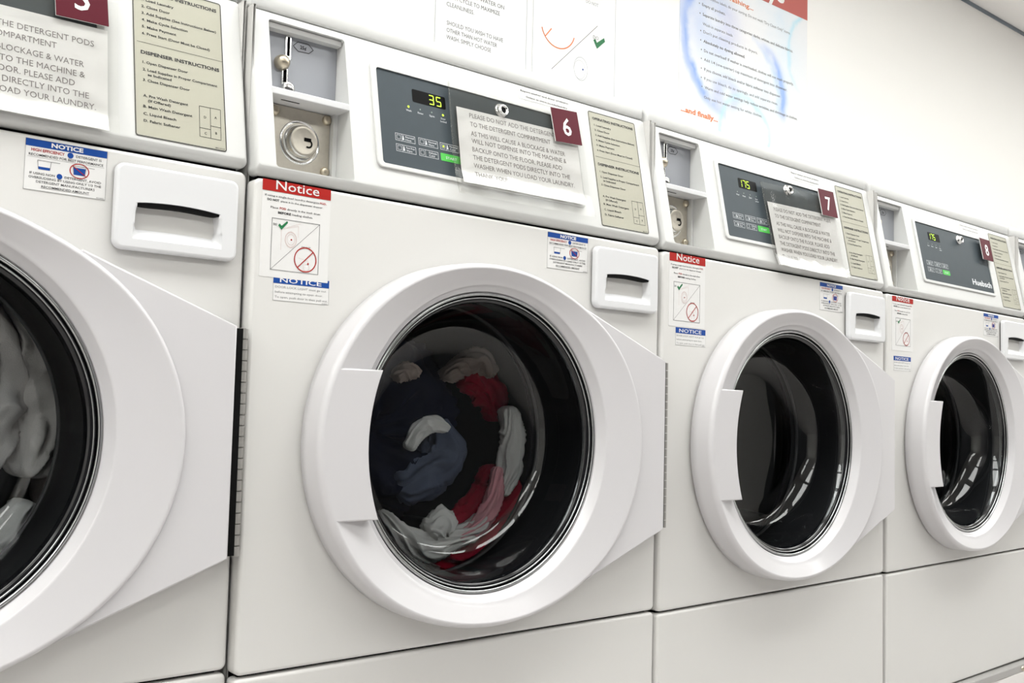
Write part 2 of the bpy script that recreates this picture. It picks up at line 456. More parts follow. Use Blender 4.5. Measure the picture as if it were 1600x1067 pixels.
    for i, (s_, w) in enumerate((('1. Load Laundry', .0365), ('2. Close Door', .0320), ('3. Add Supplies (See Instructions Below)', .0860), ('4. Make Cycle Selection', .0520), ('5. Make Payment', .0385), ('6. Press Start (Door Must be Closed)', .0775))):
        T_(s_, .5675, .7355 - .0081 * i, .0030, w)
    T_('DISPENSER INSTRUCTIONS', .5655, .6720, .0040, .0900, .025)
    for s_, x, z, w in (('1. Open Dispenser Door', .5672, .6610, .0510), ('2. Load Supplies in Proper Compartment', .5672, .6525, .0850), ('as Indicated', .5725, .6472, .0265), ('3. Close Dispenser Door', .5672, .6402, .0525),
                        ('A. Pre Wash Detergent', .5670, .6222, .0500), ('(If Offered)', .5722, .6168, .0250), ('B. Main Wash Detergent', .5668, .6098, .0545), ('C. Liquid Bleach', .5668, .6014, .0360), ('D. Fabric Softener', .5668, .5934, .0405)):
        T_(s_, x, z, .0030, w)
    for p, q_ in (((.6299, .6252), (.6548, .6257)), ((.6548, .6257), (.6540, .5892)), ((.6299, .6252), (.6292, .5892)), ((.6292, .5892), (.6540, .5892)), ((.6427, .6254), (.6420, .5892)), ((.6295, .5995), (.6424, .5995)), ((.6424, .6040), (.6543, .6040))):
        g.line(SL, p, q_, .0005, .0008, black)
    for s_, x, z in (('D', .6362, .6115), ('A', .6487, .6135), ('C', .6362, .5925), ('B', .6487, .5950)): T_(s_, x, z, .0030, None, 0, 'c')
    T_('801515', .6470, .5785, .0014, .0110)
    g.build('instruction_label', W)
    # ---- efficiency notice sticker
    g = G(stick, blue, black, red)
    g.plate(lambda i: rr(.4505, .5300, .5018, .5532, .0006), FR, .0004, 0)
    g.rect(FR, .4505, .5300, .5458, .5532, .0006, blue)
    g.frame(FR, .4505, .5300, .5018, .5532, .0003, .0006, greyp)
    g.text(FR, 'NOTICE', .4903, .5475, .0044, .0008, stick, width=.031, align='c', bold=.03)
    g.text(FR, 'HIGH EFFICIENCY', .4560, .5412, .0030, .0006, red, width=.032, bold=.015)
    g.text(FR, 'DETERGENT IS', .4990, .5412, .0026, .0006, black, width=.0255)
    g.text(FR, 'RECOMMENDED FOR BEST PERFORMANCE', .4540, .5365, .0026, .0006, black, width=.0725)
    g.poly(FR, circ(.4935, .5425, .0030, 20), .0006, blue)
    g.rect(FR, .4530, .5275, .5352, .53545, .0006, greyp)
    for cx in (.4690, .5030):   # measuring cups
        full = cx > .48
        g.poly(FR, [(cx - .0055, .5235), (cx + .0055, .5235), (cx + .0060, .5262 if not full else .5310), (cx - .0060, .5262 if not full else .5310)], .0006, blue)
        for p, q_ in (((cx - .0065, .5325), (cx - .0055, .5235)), ((cx + .0065, .5325), (cx + .0055, .5235)), ((cx - .0065, .5325), (cx + .0150, .5325))):
            g.line(FR, p, q_, .0005, .0007, greyp)
    g.ring(FR, .5030, .5278, .0078, .0008, .0008, red, sx=1.25)
    g.line(FR, (.4965, .5322), (.5095, .5232), .0007, .0009, red)
    g.text(FR, 'IF USING NON', .4555, .5178, .0025, .0006, black, width=.0240)
    g.poly(FR, circ(.4840, .5191, .0028, 20), .0006, blue)
    g.text(FR, 'DETERGENT, AVOID', .4890, .5178, .0025, .0006, black, width=.0360)
    g.text(FR, 'OVERSUDSING BY USING ONLY 1/3 THE', .4548, .5138, .0025, .0006, black, width=.0705)
    g.text(FR, 'DETERGENT MANUFACTURERS', .4905, .5097, .0025, .0006, black, width=.0570, align='c')
    g.text(FR, 'RECOMMENDED AMOUNT', .4905, .5052, .0025, .0006, black, width=.0465, align='c')
    g.rect(FR, .4670, .5140, .5046, .5048, .0006, black)
    g.text(FR, '800885', .5210, .5026, .0012, .0006, greyp, width=.0075)
    g.build('efficiency_sticker', W)
    # ---- dispenser drawer: face with a scooped handle
    g = G(drawerw); x0, x1, z0, z1 = .5372, .6728, .4530, .5432
    Dp = .0120
    def fo(i, n=6):
        o_ = rr(x0 + i, x1 - i, z0 + i, z1 - i, .009 - i if i < .008 else .001, n)
        return [(x, z - .003 * (1 - ((x - .605) / .068) ** 2) * max(0, (.50 - z) / .047)) for x, z in o_]
    loops = []
    for k in range(6):
        t = pi / 2 * k / 5; loops.append([FR(x, z, Dp - .0035 * (1 - cos(t))) for x, z in fo(.0035 * (1 - sin(t)))])
    loops.append([FR(x, z, .0030) for x, z in fo(0)])
    g.strip(loops)
    g.strip([[FR(x, z, .0030) for x, z in fo(0)], [FR(x, z, .0030) for x, z in fo(.004)], [FR(x, z, .0002) for x, z in fo(.004)]], gap, False)  # black strip behind the drawer's edge, a painted gap shadow
    # scooped grid
    px0, px1 = .5560, .6545
    nx, nz = 56, 40
    def top(x): u = (x - .605) / .047; return .5025 + .0032 * (1 - min(1, u * u))
    BOT = .4640
    grid = []
    for j in range(nz + 1):
        row = []
        t = j / nz
        for i in range(nx + 1):
            x = px0 + (px1 - px0) * i / nx
            z = BOT + (top(x) - BOT) * t
            s_ = 1 - t                                   # 0 at the top edge
            e = .0020
            inset = .004 * (1 - s_)
            dx = min(x - (px0 + inset), (px1 - inset) - x)
            side = 1 if dx > .006 else (0 if dx < 0 else (dx / .006) ** .6)
            d = .0015 + .018 * (1 if s_ < .45 else 1 - ((s_ - .45) / .55) ** 1.15)
            if j in (0,): d = 0
            if i in (0, nx): d = 0
            if j == nz: d = 0
            row.append(FR(x, z, Dp - d * side))
        grid.append(row)
    vs = [p for r_ in grid for p in r_]; fs = []
    for j in range(nz):
        for i in range(nx):
            a_ = j * (nx + 1) + i; fs.append((a_, a_ + 1, a_ + nx + 2, a_ + nx + 1))
    g.add(vs, fs, None, True)
    edge = [(p[0], p[2]) for p in grid[0]] + [(r_[nx][0], r_[nx][2]) for r_ in grid[1:]] + [(p[0], p[2]) for p in grid[nz][-2::-1]] + [(r_[0][0], r_[0][2]) for r_ in grid[-2:0:-1]]
    g.cap(fo(.0035), [edge], FR, Dp)
    dd = g.build('dispenser_drawer', W)
    g = G(gap)   # dark finger slot along the top of the scoop
    A = []; B = []
    for i in range(25):
        x = .5585 + (.6518 - .5585) * i / 24; w = .0046 * sqrt(max(0, 1 - abs((i - 12) / 12.3) ** 5))
        A.append(FR(x, top(x) - .0006, Dp - .0008)); B.append(FR(x, top(x) - .0006 - w, Dp - .0012))
    C_ = [(p[0], p[1] + .008, p[2]) for p in B]
    g.strip([A, B, C_], None, False, False); g.build('handle_slot', dd)
    # ---- hinge
    g = G(hingem, gap); n = 21; h0, h1 = .1265, .3780
    for k in range(n):
        za = h0 + (h1 - h0) * k / n; zb = h0 + (h1 - h0) * (k + 1) / n - .0012
        g.lathe_z = None
        g.tube([(.6815, -.0205, za), (.6815, -.0205, zb)], .0043, n=12)
    g.box(.6790, .6850, -.0180, -.0002, h0, h1)
    g.box(.6660, .6788, -.0240, -.0005, h0 + .001, h1 - .001, gap)  # black filler painting the shadow gap between door wing and hinge
    # ---- door
    hinge_g = g
    R = hull_outline(); n = len(R)
    ang = [2 * pi * i / n for i in range(n)]
    lf = lambda a: .5 - .5 * cos(a)                     # 0 on the right, 1 on the left
    g = G(doorw)
    def loop(fr_): return [(CX + fr_(i)[0] * cos(ang[i]), fr_(i)[1], CZ + fr_(i)[0] * sin(ang[i])) for i in range(n)]
    cw = lambda i: .0055 + .0025 * lf(ang[i])
    yc = lambda i: -.0405 - .0050 * lf(ang[i])
    yb = lambda i: -.0335 + .0070 * lf(ang[i])
    L = []
    L.append(loop(lambda i: (.1960, -.0150)))
    L.append(loop(lambda i: (.1985, -.0215)))
    L.append(loop(lambda i: (.2020, yb(i) + .008)))
    L.append(loop(lambda i: (.2050, yb(i) + .0015)))
    L.append(loop(lambda i: (.2062, yb(i) + .0003)))
    L.append(loop(lambda i: (.2080, yb(i))))
    def face(i, t):                                     # t from bore edge to crest
        r0, r1 = .2080, R[i] - cw(i)
        return (r0 + (r1 - r0) * t, yb(i) + (yc(i) - yb(i)) * t)
    for t in (.25, .5, .75, .9, .97, 1): L.append(loop(lambda i, t=t: face(i, t)))
    for k in range(1, 7):
        a = pi / 2 * k / 6
        L.append(loop(lambda i, a=a: (R[i] - cw(i) + cw(i) * sin(a), yc(i) + (cw(i) + .001) * (1 - cos(a)))))
    L.append(loop(lambda i: (R[i] + .0008, -.0180)))
    L.append(loop(lambda i: (R[i] + .0008, -.0050)))
    L.append(loop(lambda i: (R[i] - .0010, -.0034)))
    L.append(loop(lambda i: (R[i] - .0060, -.0032)))
    L.append(loop(lambda i: (R[i] - .0060, -.0002)))
    g.strip(L)
    # hinge wing behind the round
    a1_, a0_ = math.atan2(.4437 - CZ, .5010 - CX), math.atan2(.0583 - CZ, .4920 - CX)
    wing = lambda i: [(.667 - i, .1262 + i * .6), (.667 - i, .3788 - i * .6), (.5010 - i * .3, .4437 - i)] + \
        [(CX + .222 * cos(a1_ + (a0_ - a1_) * k / 30), CZ + .222 * sin(a1_ + (a0_ - a1_) * k / 30)) for k in range(1, 30)] + [(.4920 - i * .3, .0583 + i)]
    g.plate(wing, FR, .0345, .001, .0022)
    door = g.build('door', W)
    hinge_g.build('door_hinge', door)
    # handle grip
    g = G(doorw)
    def gp(i):
        o_ = []; m = 18
        zt, zb = .3435 - i, .1675 + i
        for k in range(m + 1):
            z = zb + (zt - zb) * k / m; u = (z - .2555) / .088
            o_.append((.1386 + .0165 * u * u - i, z))
        a0_ = math.asin(min(1, (zt - .2565) / .2215)); a1_ = math.asin((zb - .2565) / .2215)
        for k in range(13):
            a = a0_ + (a1_ - a0_) * k / 12; o_.append((.2965 - .2170 * cos(a) + i * .3, .2565 + .2215 * sin(a)))
        return o_
    g.plate(gp, FR, .0454, .0290, .0022, seg=5)
    g.build('door_handle', door)
    # glass trim and black flange
    g = G(trimm, blackgl)
    def ringprof(r, y, w):
        return [(r + w * cos(2 * pi * k / 12), y + w * sin(2 * pi * k / 12)) for k in range(13)]
    g.lathe(CX, CZ, ringprof(.1940, -.0185, .0022), trimm, 128)
    g.lathe(CX, CZ, [(.1960, -.0160), (.1925, -.0150), (.1905, -.0165)], blackgl, 128)
    g.lathe(CX, CZ, ringprof(.1892, -.0155, .0012), trimm, 128)
    g.lathe(CX, CZ, [(.1905, -.0140), (.1870, -.0150), (.1835, -.0125), (.1815, -.0060)], blackgl, 128)
    g.build('glass_trim', door)
    g = G(glass)
    g.lathe(CX, CZ, [(.1830, -.0120), (.1795, -.0040), (.1765, .010), (.1710, .032), (.1640, .050), (.1560, .0605), (.1440, .0665), (.1150, .0705), (.07, .0730), (.03, .0738), (0.0001, .0740)], n=128)
    g.build('door_glass', door)
    # gasket and drum
    g = G(rubber, lipm)
    g.lathe(CX, CZ, [(.1985, -.001), (.1965, .006), (.1955, .03), (.1940, .060), (.1905, .078), (.1870, .088), (.1865, .098), (.1885, .108), (.1980, .114)], n=128)
    g.lathe(CX, CZ, ringprof(.1868, .0930, .0030), lipm, 128)
    g.build('door_gasket', W)
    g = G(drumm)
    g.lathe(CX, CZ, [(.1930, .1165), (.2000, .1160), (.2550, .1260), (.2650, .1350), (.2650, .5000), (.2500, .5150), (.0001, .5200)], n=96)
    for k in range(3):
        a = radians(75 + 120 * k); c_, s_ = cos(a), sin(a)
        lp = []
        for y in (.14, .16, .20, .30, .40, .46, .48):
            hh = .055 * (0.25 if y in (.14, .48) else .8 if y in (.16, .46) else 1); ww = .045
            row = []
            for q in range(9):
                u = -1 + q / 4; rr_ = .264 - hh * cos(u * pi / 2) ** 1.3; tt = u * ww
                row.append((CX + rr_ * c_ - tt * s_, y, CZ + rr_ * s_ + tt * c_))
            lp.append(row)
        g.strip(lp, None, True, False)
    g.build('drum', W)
    return W

def number_plate(W, txt, corners):
    """two-ply engraved plate given by its corners in panel coordinates"""
    (ax, az), (bx, bz), (cx, cz), (dx, dz) = corners
    O = ((ax + bx + cx + dx) / 4, (az + bz + cz + dz) / 4)
    rot = math.atan2(bz - az, bx - ax); w = .0532; h = .0520
    cr, sr = cos(rot), sin(rot)
    mp = lambda x, z, off=0: SL(O[0] + x * cr - z * sr, O[1] + x * sr + z * cr, off)
    g = G(platew, maroon)
    g.plate(lambda i: rr(-w / 2, w / 2, -h / 2, h / 2, .0006), mp, .0108, .0092)
    g.plate(lambda i: rr(-w / 2 + i, w / 2 - i, -h / 2 + i, h / 2 - i, .0006), mp, .0115, .0108, .0003, m=maroon)
    g.text(mp, txt, 0, -.0140, 0.0275, .0118, platew, align='c', bold=.012)
    o = g.build('number_plate', W); o['label'] = 'maroon plate reading ' + txt
    return o

SEG = {'1': 'bc', '3': 'abgcd', '5': 'afgcd', '7': 'abc'}
def digits(W, s, x0, pitch=.0108, off=.0019):
    dp = [c for c in W.children if c.name.startswith('display_panel')][0]
    g = G(lit); w, h, t = .0080, .0135, .0013; z0 = .7000
    for i, ch in enumerate(s):
        x = x0 + pitch * i; e = .0006
        seg = {'a': (x + e, x + w - e, z0 + h - t, z0 + h), 'd': (x + e, x + w - e, z0, z0 + t), 'g': (x + e, x + w - e, z0 + h / 2 - t / 2, z0 + h / 2 + t / 2),
               'b': (x + w - t, x + w, z0 + h / 2 + e, z0 + h - e), 'c': (x + w - t, x + w, z0 + e, z0 + h / 2 - e), 'f': (x, x + t, z0 + h / 2 + e, z0 + h - e), 'e': (x, x + t, z0 + e, z0 + h / 2 - e)}
        for q in SEG[ch]: g.rect(SL, *seg[q], off)
    return g.build('lit_digits', dp)
def lamps(W, on):
    dp = [c for c in W.children if c.name.startswith('display_panel')][0]
    for i, x in enumerate((.2215, .2400, .2584, .2768)):
        g = G(lit if on[i] else ledoff); g.poly(SL, circ(x, .6892, .0016 if on[i] else .0010, 16), .0016); g.build('indicator_lamp', dp)
    if on[0]:
        g = G(lit); g.poly(SL, circ(.2727, .6447, .0014, 16), .0017); g.build('indicator_lamp', dp)

def report_sticker(W, x, z):
    g = G(stick, greyp)
    g.plate(lambda i: rr(x, x + .1060, z, z + .0190, .0008), SL, .0004, 0)
    g.text(SL, 'Report washer and dryer problems', x + .0040, z + .0115, .0030, .0007, black, width=.094)
    g.text(SL, 'Online at www.bu.edu/laundry', x + .0130, z + .0035, .0030, .0007, black, width=.082)
    g.build('report_sticker', W)

def red_notice(W, x0, x1, zr0, zr1, zb, box, tilt=0.0):
    """tall sticker: red band, two lines of advice, and a picture of where the pod goes"""
    mp = FR; w = x1 - x0; k = w / .0885
    g = G(stick, red, black, greyp, darkgreen)
    g.plate(lambda i: rr(x0, x1, zb, zr1, .0008), mp, .0004, 0)
    g.rect(mp, x0, x1, zr0, zr1, .0007, red)
    g.text(mp, 'Notice', (x0 + x1) / 2 + .0005, zr0 + (zr1 - zr0) * .22, .0112, .0010, stick, width=.056 * k, align='c', bold=.005)
    zt = zr0 - .0062
    g.text(mp, 'If using a single-load laundry detergent', x0 + .0035, zt, .0022, .0007, black, width=.0700 * k)
    g.text(mp, 'POD,', x0 + .0745 * k, zt, .0024, .0007, red, width=.0085 * k, bold=.01)
    g.text(mp, 'DO NOT', x0 + .0065, zt - .0050, .0026, .0007, black, width=.0150 * k, bold=.03)
    g.text(mp, 'place it in the dispenser drawer.', x0 + .0235 * k, zt - .0050, .0022, .0007, black, width=.0550 * k)
    g.text(mp, 'Place', x0 + .0110, zt - .0135, .0024, .0007, black, width=.0095 * k)
    g.text(mp, 'POD', x0 + .0225 * k, zt - .0135, .0026, .0007, red, width=.0080 * k, bold=.02)
    g.text(mp, 'directly in the wash drum', x0 + .0320 * k, zt - .0135, .0024, .0007, black, width=.0430 * k)
    g.text(mp, 'BEFORE', x0 + .0205 * k, zt - .0188, .0026, .0007, black, width=.0165 * k, bold=.03)
    g.text(mp, 'loading clothes.', x0 + .0385 * k, zt - .0188, .0024, .0007, black, width=.0270 * k)
    a, b, c, d = box
    g.frame(mp, a, b, c, d, .0007, .0007, greyp)
    g.line(mp, (a, c), (b, d), .0005, .0007, greyp)
    W_, H_ = b - a, d - c
    g.text(mp, 'DO', a + .002, d - .0085, .0026, .0007, black, width=.0045, bold=.01)
    tick = [(.14, .90), (.17, .86), (.21, .92), (.29, .985), (.31, .95), (.21, .80), (.13, .86)]
    g.poly(mp, [(a + W_ * u, c + H_ * (v - .015)) for u, v in [(.13, .88), (.16, .92), (.20, .88), (.31, .985), (.33, .955), (.20, .80)]], .0008, darkgreen)
    # washer drum sketch
    pk = mat('pale pink print', (.62, .50, .48, 1), .7)
    g.ring(mp, a + W_ * .40, c + H_ * .62, .0095, .0012, .0007, pk, sx=.8)
    g.ring(mp, a + W_ * .40, c + H_ * .62, .0065, .0006, .0007, pk, sx=.8)
    g.poly(mp, circ(a + W_ * .41, c + H_ * .62, .0010, 12), .0008, red)
    for u0, v0, u1, v1 in ((.20, .40, .20, .80), (.20, .80, .55, .90), (.55, .90, .55, .68), (.30, .84, .60, .96)):
        g.line(mp, (a + W_ * u0, c + H_ * v0), (a + W_ * u1, c + H_ * v1), .0004, .0007, pk)
    g.text(mp, 'DO NOT', a + W_ * .63, c + H_ * .485, .0024, .0007, black, width=.0115)
    cx, cz, r = a + W_ * .715, c + H_ * .265, H_ * .245
    g.ring(mp, cx, cz, r, .0013, .0008, red)
    q = r * .68
    g.line(mp, (cx - q, cz - q), (cx + q, cz + q), .0012, .0009, red)
    g.poly(mp, circ(cx + r * .25, cz - r * .30, .0012, 10), .0008, red)
    g.ring(mp, cx + r * .10, cz - r * .60, r * .28, .0004, .0007, pk)
    g.line(mp, (cx - r * .6, cz + r * .1), (cx + r * .3, cz - r * .1), .0004, .0007, pk)
    g.build('pod_notice_sticker', W)

def lock_notice(W, x0, x1, z0, z1, cut):
    """small blue-headed sticker about the door lock light; cut = how much of its top the sticker above hides"""
    g = G(stick, blue, greyp); w = x1 - x0; mp = FR; hb = .0090
    zt = z1
    g.plate(lambda i: rr(x0, x1, z0, zt, .0005), mp, .00025, 0)
    zb = z1 - hb
    g.rect(mp, x0, x1, zb, zt, .0003, blue)
    g.text(mp, 'NOTICE', (x0 + x1) / 2 - .001, zb + .0016, .0058, .00036, stick, width=.054 * w / .0725, align='c', bold=.012)
    g.frame(mp, x0, x1, z0, zb, .0003, .00035, greyp)
    for i, (s_, ww) in enumerate((('DOOR LOCK LIGHT must go out', .0660), ('before attempting to open door.', .0620), ('To open, push door in then pull out.', .0685))):
        g.text(mp, s_, x0 + .0025, zb - .0052 - .0058 * i, .0026, .00035, greyp, width=ww * w / .0725)
    g.text(mp, '800884', x1 - .009, z0 + .0008, .0010, .00035, greyp, width=.0070)
    g.build('door_lock_sticker', W)

POSE = {5: (.0032, .0135, .0061, .0006), 6: (0, 0, 0, 0), 7: (-.0028, .0047, -.0036, .0265), 8: (.0022, .0252, -.0057, .0313), 9: (-.0037, .0254, -.0074, -.0141)}
def seat(o, k):
    dx, dy, dz, rz = POSE[k]; c, s = cos(rz), sin(rz)
    o.rotation_euler = (0, 0, rz)
    o.location = (P / 2 - c * P / 2 + (k - 6) * P + dx, -s * P / 2 + dy, dz + Z0)

proto = build_washer()
WM = {6: proto}
for k in (5, 7, 8, 9): WM[k] = copy_tree(proto)
LAB = {5: 'white front-loading washer with grey and white laundry behind its glass, leftmost in row',
       6: 'white front-loading washer with red and navy laundry behind its glass, display reading 35',
       7: 'white front-loading washer with an empty drum and a paper notice taped on its controls',
       8: 'white front-loading washer with no paper on its grey controls and white maker lettering',
       9: 'white front-loading washer cut off by the right edge, mostly its coin recess showing'}
for k, W in WM.items():
    seat(W, k); tag(W, LAB[k], 'washing machine', 'front-loading washers in a row')
PL = {5: ('5', [(.4775, .7405), (.5265, .7420), (.5245, .6890), (.4755, .6870)]),
      6: ('6', [(.4684, .7408), (.5255, .7442), (.5240, .6929), (.4716, .6910)]),
      7: ('7', [(.4764, .7350), (.5267, .7358), (.5293, .6866), (.4768, .6863)]),
      8: ('8', [(.4800, .7340), (.5300, .7334), (.5265, .6840), (.4760, .6825)])}
for k, (t_, c_) in PL.items(): number_plate(WM[k], t_, c_)
number_plate(WM[9], '9', [(.4764, .7350), (.5267, .7358), (.5293, .6866), (.4768, .6863)])
digits(WM[6], '35', .2555, .0117); lamps(WM[6], (1, 0, 0, 1))
for k, x, z in ((5, .4050, .7440), (6, .4190, .7465), (7, .4030, .7445), (8, .4040, .7445), (9, .4040, .7445)): report_sticker(WM[k], x, z)
for k in (7, 8): digits(WM[k], '175', .2318 - .0010, .0108); lamps(WM[k], (0, 0, 0, 0))
for k in (5, 9): lamps(WM[k], (0, 0, 0, 0))
red_notice(WM[6], .0125, .1010, .5444, .5572, .4452, (.0257, .0878, .4537, .5139))
lock_notice(WM[6], .0307, .1032, .4190, .4480, 0)
red_notice(WM[7], .0180, .1085, .5440, .5572, .4410, (.0290, .0955, .4500, .5120))
lock_notice(WM[7], .0357, .1115, .4118, .4398, 0)
red_notice(WM[8], .0241, .1125, .5440, .5548, .4440, (.0386, .1006, .4543, .5109))
lock_notice(WM[8], .0308, .1033, .4032, .4325, 0)
red_notice(WM[9], .0200, .1100, .5440, .5560, .4440, (.0330, .0970, .4543, .5109))
dp8 = [c for c in WM[8].children if c.name.startswith('display_panel')][0]
g = G(silkw); g.text(SL, 'Huebsch', .4110, .6170, .0135, .0016, width=.1005, bold=.03); g.build('maker_lettering', dp8)

# ---------------------------------------------------------------- raised base under the row
basem = mat('off white base paint', (.72, .69, .67, 1), .5)
g = G(basem)
for i in range(5):
    g.plate(lambda q, i=i: rr(-P + i * P * 1.0 + .42 + .001 + q, -P + (i + 1) * P + .42 - .001 - q, -Z0 + .0005 + q, -.2885, .002), FR, .002 - .008 * max(0, i - 1), -.7, .002)
b_ = g.build('raised_base', None, (0, 0, Z0))
tag(b_, 'off-white painted plinth that the row of washers stands on', 'plinth')
g = G(railm)
# steel angle along the front of the plinth, following the slightly curved row
pts = [(-.72, .010), (0, .0), (.69, .0), (1.38, .010), (2.07, .032), (2.80, .034)]
F_ = []
zo = lambda x: (.001 if x < 0 else -.002 if x < .6 else -.0045 if x < 1.4 else -.0078)
for x, y in pts: F_.append([(x, y - .012, -.2640 + zo(x)), (x, y - .013, -.2655 + zo(x)), (x, y - .013, -.2800 + zo(x)), (x, y - .012, -.2806 + zo(x)), (x, y + .02, -.2806 + zo(x)), (x, y + .02, -.2640 + zo(x))])
g.strip(F_, None, False, True)
for l in (F_[0], F_[-1]): g.add(l, [list(range(6))])
rl = g.build('edge_rail', b_)
for sx, sy in ((.35, 0), (1.30, .008), (1.995, .029), (2.4, .033)):
    g = G(brass); g.lathe(sx, -.2725 + zo(sx), [(.0055, sy - .0125), (.005, sy - .0150), (.003, sy - .0165), (.0001, sy - .0168)], n=20); g.build('screw', rl)

# ---------------------------------------------------------------- laundry
def garment(name, path, radii, depth, y, nf, amp, seed, m, label, k, cat='clothing', twist=1.2, nu=90, nv=72, yk=None, rough=.12):
    """a rolled, folded piece of cloth swept along a path in the (x, z) plane of the drum"""
    # Catmull-Rom through the path
    pp = [path[0]] + list(path) + [path[-1]]; rrr = [radii[0]] + list(radii) + [radii[-1]]
    ys = yk or [y] * len(path); yy = [ys[0]] + list(ys) + [ys[-1]]
    def cr(a, b, c, d, t): return .5 * (2 * b + (c - a) * t + (2 * a - 5 * b + 4 * c - d) * t * t + (3 * b - a - 3 * c + d) * t ** 3)
    ns = len(path) - 1; loops = []
    for i in range(nu + 1):
        u = i / nu; f = min(u * ns, ns - 1e-6); j = int(f); t = f - j
        P_ = lambda tt, jj: (cr(pp[jj][0], pp[jj + 1][0], pp[jj + 2][0], pp[jj + 3][0], tt), cr(pp[jj][1], pp[jj + 1][1], pp[jj + 2][1], pp[jj + 3][1], tt))
        x, z = P_(t, j); x2, z2 = P_(min(t + .02, 1), j); x1, z1 = P_(max(t - .02, 0), j)
        dx, dz = x2 - x1, z2 - z1; L = sqrt(dx * dx + dz * dz) or 1; nx, nz = -dz / L, dx / L
        r = cr(rrr[j], rrr[j + 1], rrr[j + 2], rrr[j + 3], t); yc_ = cr(yy[j], yy[j + 1], yy[j + 2], yy[j + 3], t)
        end = min(1, (min(u, 1 - u) / .09)) ; end = sqrt(max(0, 1 - (1 - end) ** 2)) * .98 + .02
        lp = []
        for q in range(nv):
            a = 2 * pi * q / nv
            w = noise.noise(Vector((u * 3 + seed, sin(a) * .9, cos(a) * .9))) * 2.2
            fold = sin(nf * a + twist * u * 6 + w * 2.0)
            fold = (1 - abs(fold)) * 2 - 1                      # sharp ridges, soft valleys
            w2 = noise.noise(Vector((x * 26 + seed, z * 26, a * 1.1)))
            w3 = noise.noise(Vector((x * 75 + seed, z * 75 + 5, a * 3)))
            m_ = 1 + amp * fold + rough * 1.6 * w2 + rough * .6 * w3
            rad = r * end * m_
            lp.append((x + nx * rad * cos(a), yc_ + depth * end * m_ * sin(a), z + nz * rad * cos(a)))
        loops.append(lp)
    g = G(m); g.strip(loops); 
    for l in (loops[0], loops[-1]): g.add(l, [list(range(nv))], None, True)
    # its own origin, seated in the washer's pose
    cx = sum(p[0] for p in path) / len(path); cz = sum(p[1] for p in path) / len(path)
    g.v = [(a - cx, b - y, c - cz) for a, b, c in g.v]
    o = g.build(name)
    W = WM[k]; rz = W.rotation_euler[2]; c_, s_ = cos(rz), sin(rz)
    o.rotation_euler = (0, 0, rz)
    o.location = (W.location[0] + c_ * cx - s_ * y, W.location[1] + s_ * cx + c_ * y, W.location[2] + cz)
    tag(o, label, cat)
    return o
clo = lambda n, c, c2: mat(n, c, .9, var=(18, c2), bump=(700, .5), spec=.2)
navy = clo('navy cloth', (.010, .014, .036, 1), (.004, .006, .018, 1))
redc = clo('red cloth', (.55, .010, .040, 1), (.22, .004, .016, 1))
whitec = clo('white cloth', (.86, .83, .79, 1), (.66, .64, .62, 1))
pinkc = clo('faded pink cloth', (.66, .17, .22, 1), (.80, .50, .52, 1))
greyc = clo('blue grey cloth', (.045, .058, .110, 1), (.15, .17, .22, 1))
beigec = clo('beige cloth', (.46, .38, .33, 1), (.35, .27, .24, 1))
garment('navy_sweater', [(.27, .36), (.345, .32), (.36, .24), (.30, .17)], [.06, .085, .09, .05], .075, .235, 4, .14, 3.1, navy, 'navy blue sweater bunched at the back left of the running drum', 6)
garment('grey_shirt', [(.315, .180), (.355, .200), (.395, .235), (.375, .275)], [.022, .034, .036, .02], .028, .165, 5, .20, 8.4, greyc, 'crumpled blue-grey shirt low in the middle of the running drum', 6)
garment('red_shirt', [(.355, .088), (.415, .098), (.462, .128), (.492, .175), (.490, .215)], [.022, .036, .040, .034, .016], .034, .155, 5, .20, 1.7, redc, 'red shirt curled along the bottom right of the running drum', 6)
garment('pink_shirt', [(.385, .112), (.425, .128), (.455, .165), (.462, .215)], [.006, .011, .013, .006], .012, .112, 4, .22, 5.2, pinkc, 'faded pink shirt lying against the inside of the red one', 6)
garment('white_towel', [(.262, .158), (.300, .120), (.350, .104), (.410, .118), (.440, .145)], [.008, .016, .019, .013, .004], .020, .118, 4, .22, 2.6, whitec, 'white towel sweeping along the lower left of the running drum', 6, 'towel')
garment('white_shirt', [(.476, .170), (.497, .215), (.500, .265), (.487, .305)], [.010, .017, .018, .008], .018, .125, 4, .22, 9.3, whitec, 'white shirt standing up the right side of the running drum', 6)
garment('white_sock', [(.305, .240), (.318, .264), (.345, .277), (.372, .270)], [.008, .012, .012, .007], .010, .118, 3, .14, 6.6, whitec, 'small white sock hooked over the centre of the running drum', 6, 'sock')
garment('white_cloth', [(.338, .122), (.360, .136), (.378, .128)], [.014, .022, .014], .016, .112, 3, .16, 4.5, whitec, 'small balled white cloth above the white towel in the drum', 6, 'cloth')
garment('red_scarf', [(.435, .335), (.468, .338), (.495, .315), (.503, .280)], [.012, .024, .024, .010], .020, .170, 4, .2, 7.7, redc, 'red scarf at the upper right of the running drum', 6, 'scarf')
garment('beige_blouse', [(.385, .345), (.415, .362), (.448, .372), (.478, .352)], [.010, .016, .018, .010], .018, .150, 4, .2, 1.1, beigec, 'beige blouse above the red scarf in the running drum', 6)
garment('beige_sock', [(.270, .338), (.288, .350), (.308, .348)], [.008, .013, .008], .012, .105, 3, .14, 3.9, beigec, 'small beige sock at the upper left behind the door handle', 6, 'sock')
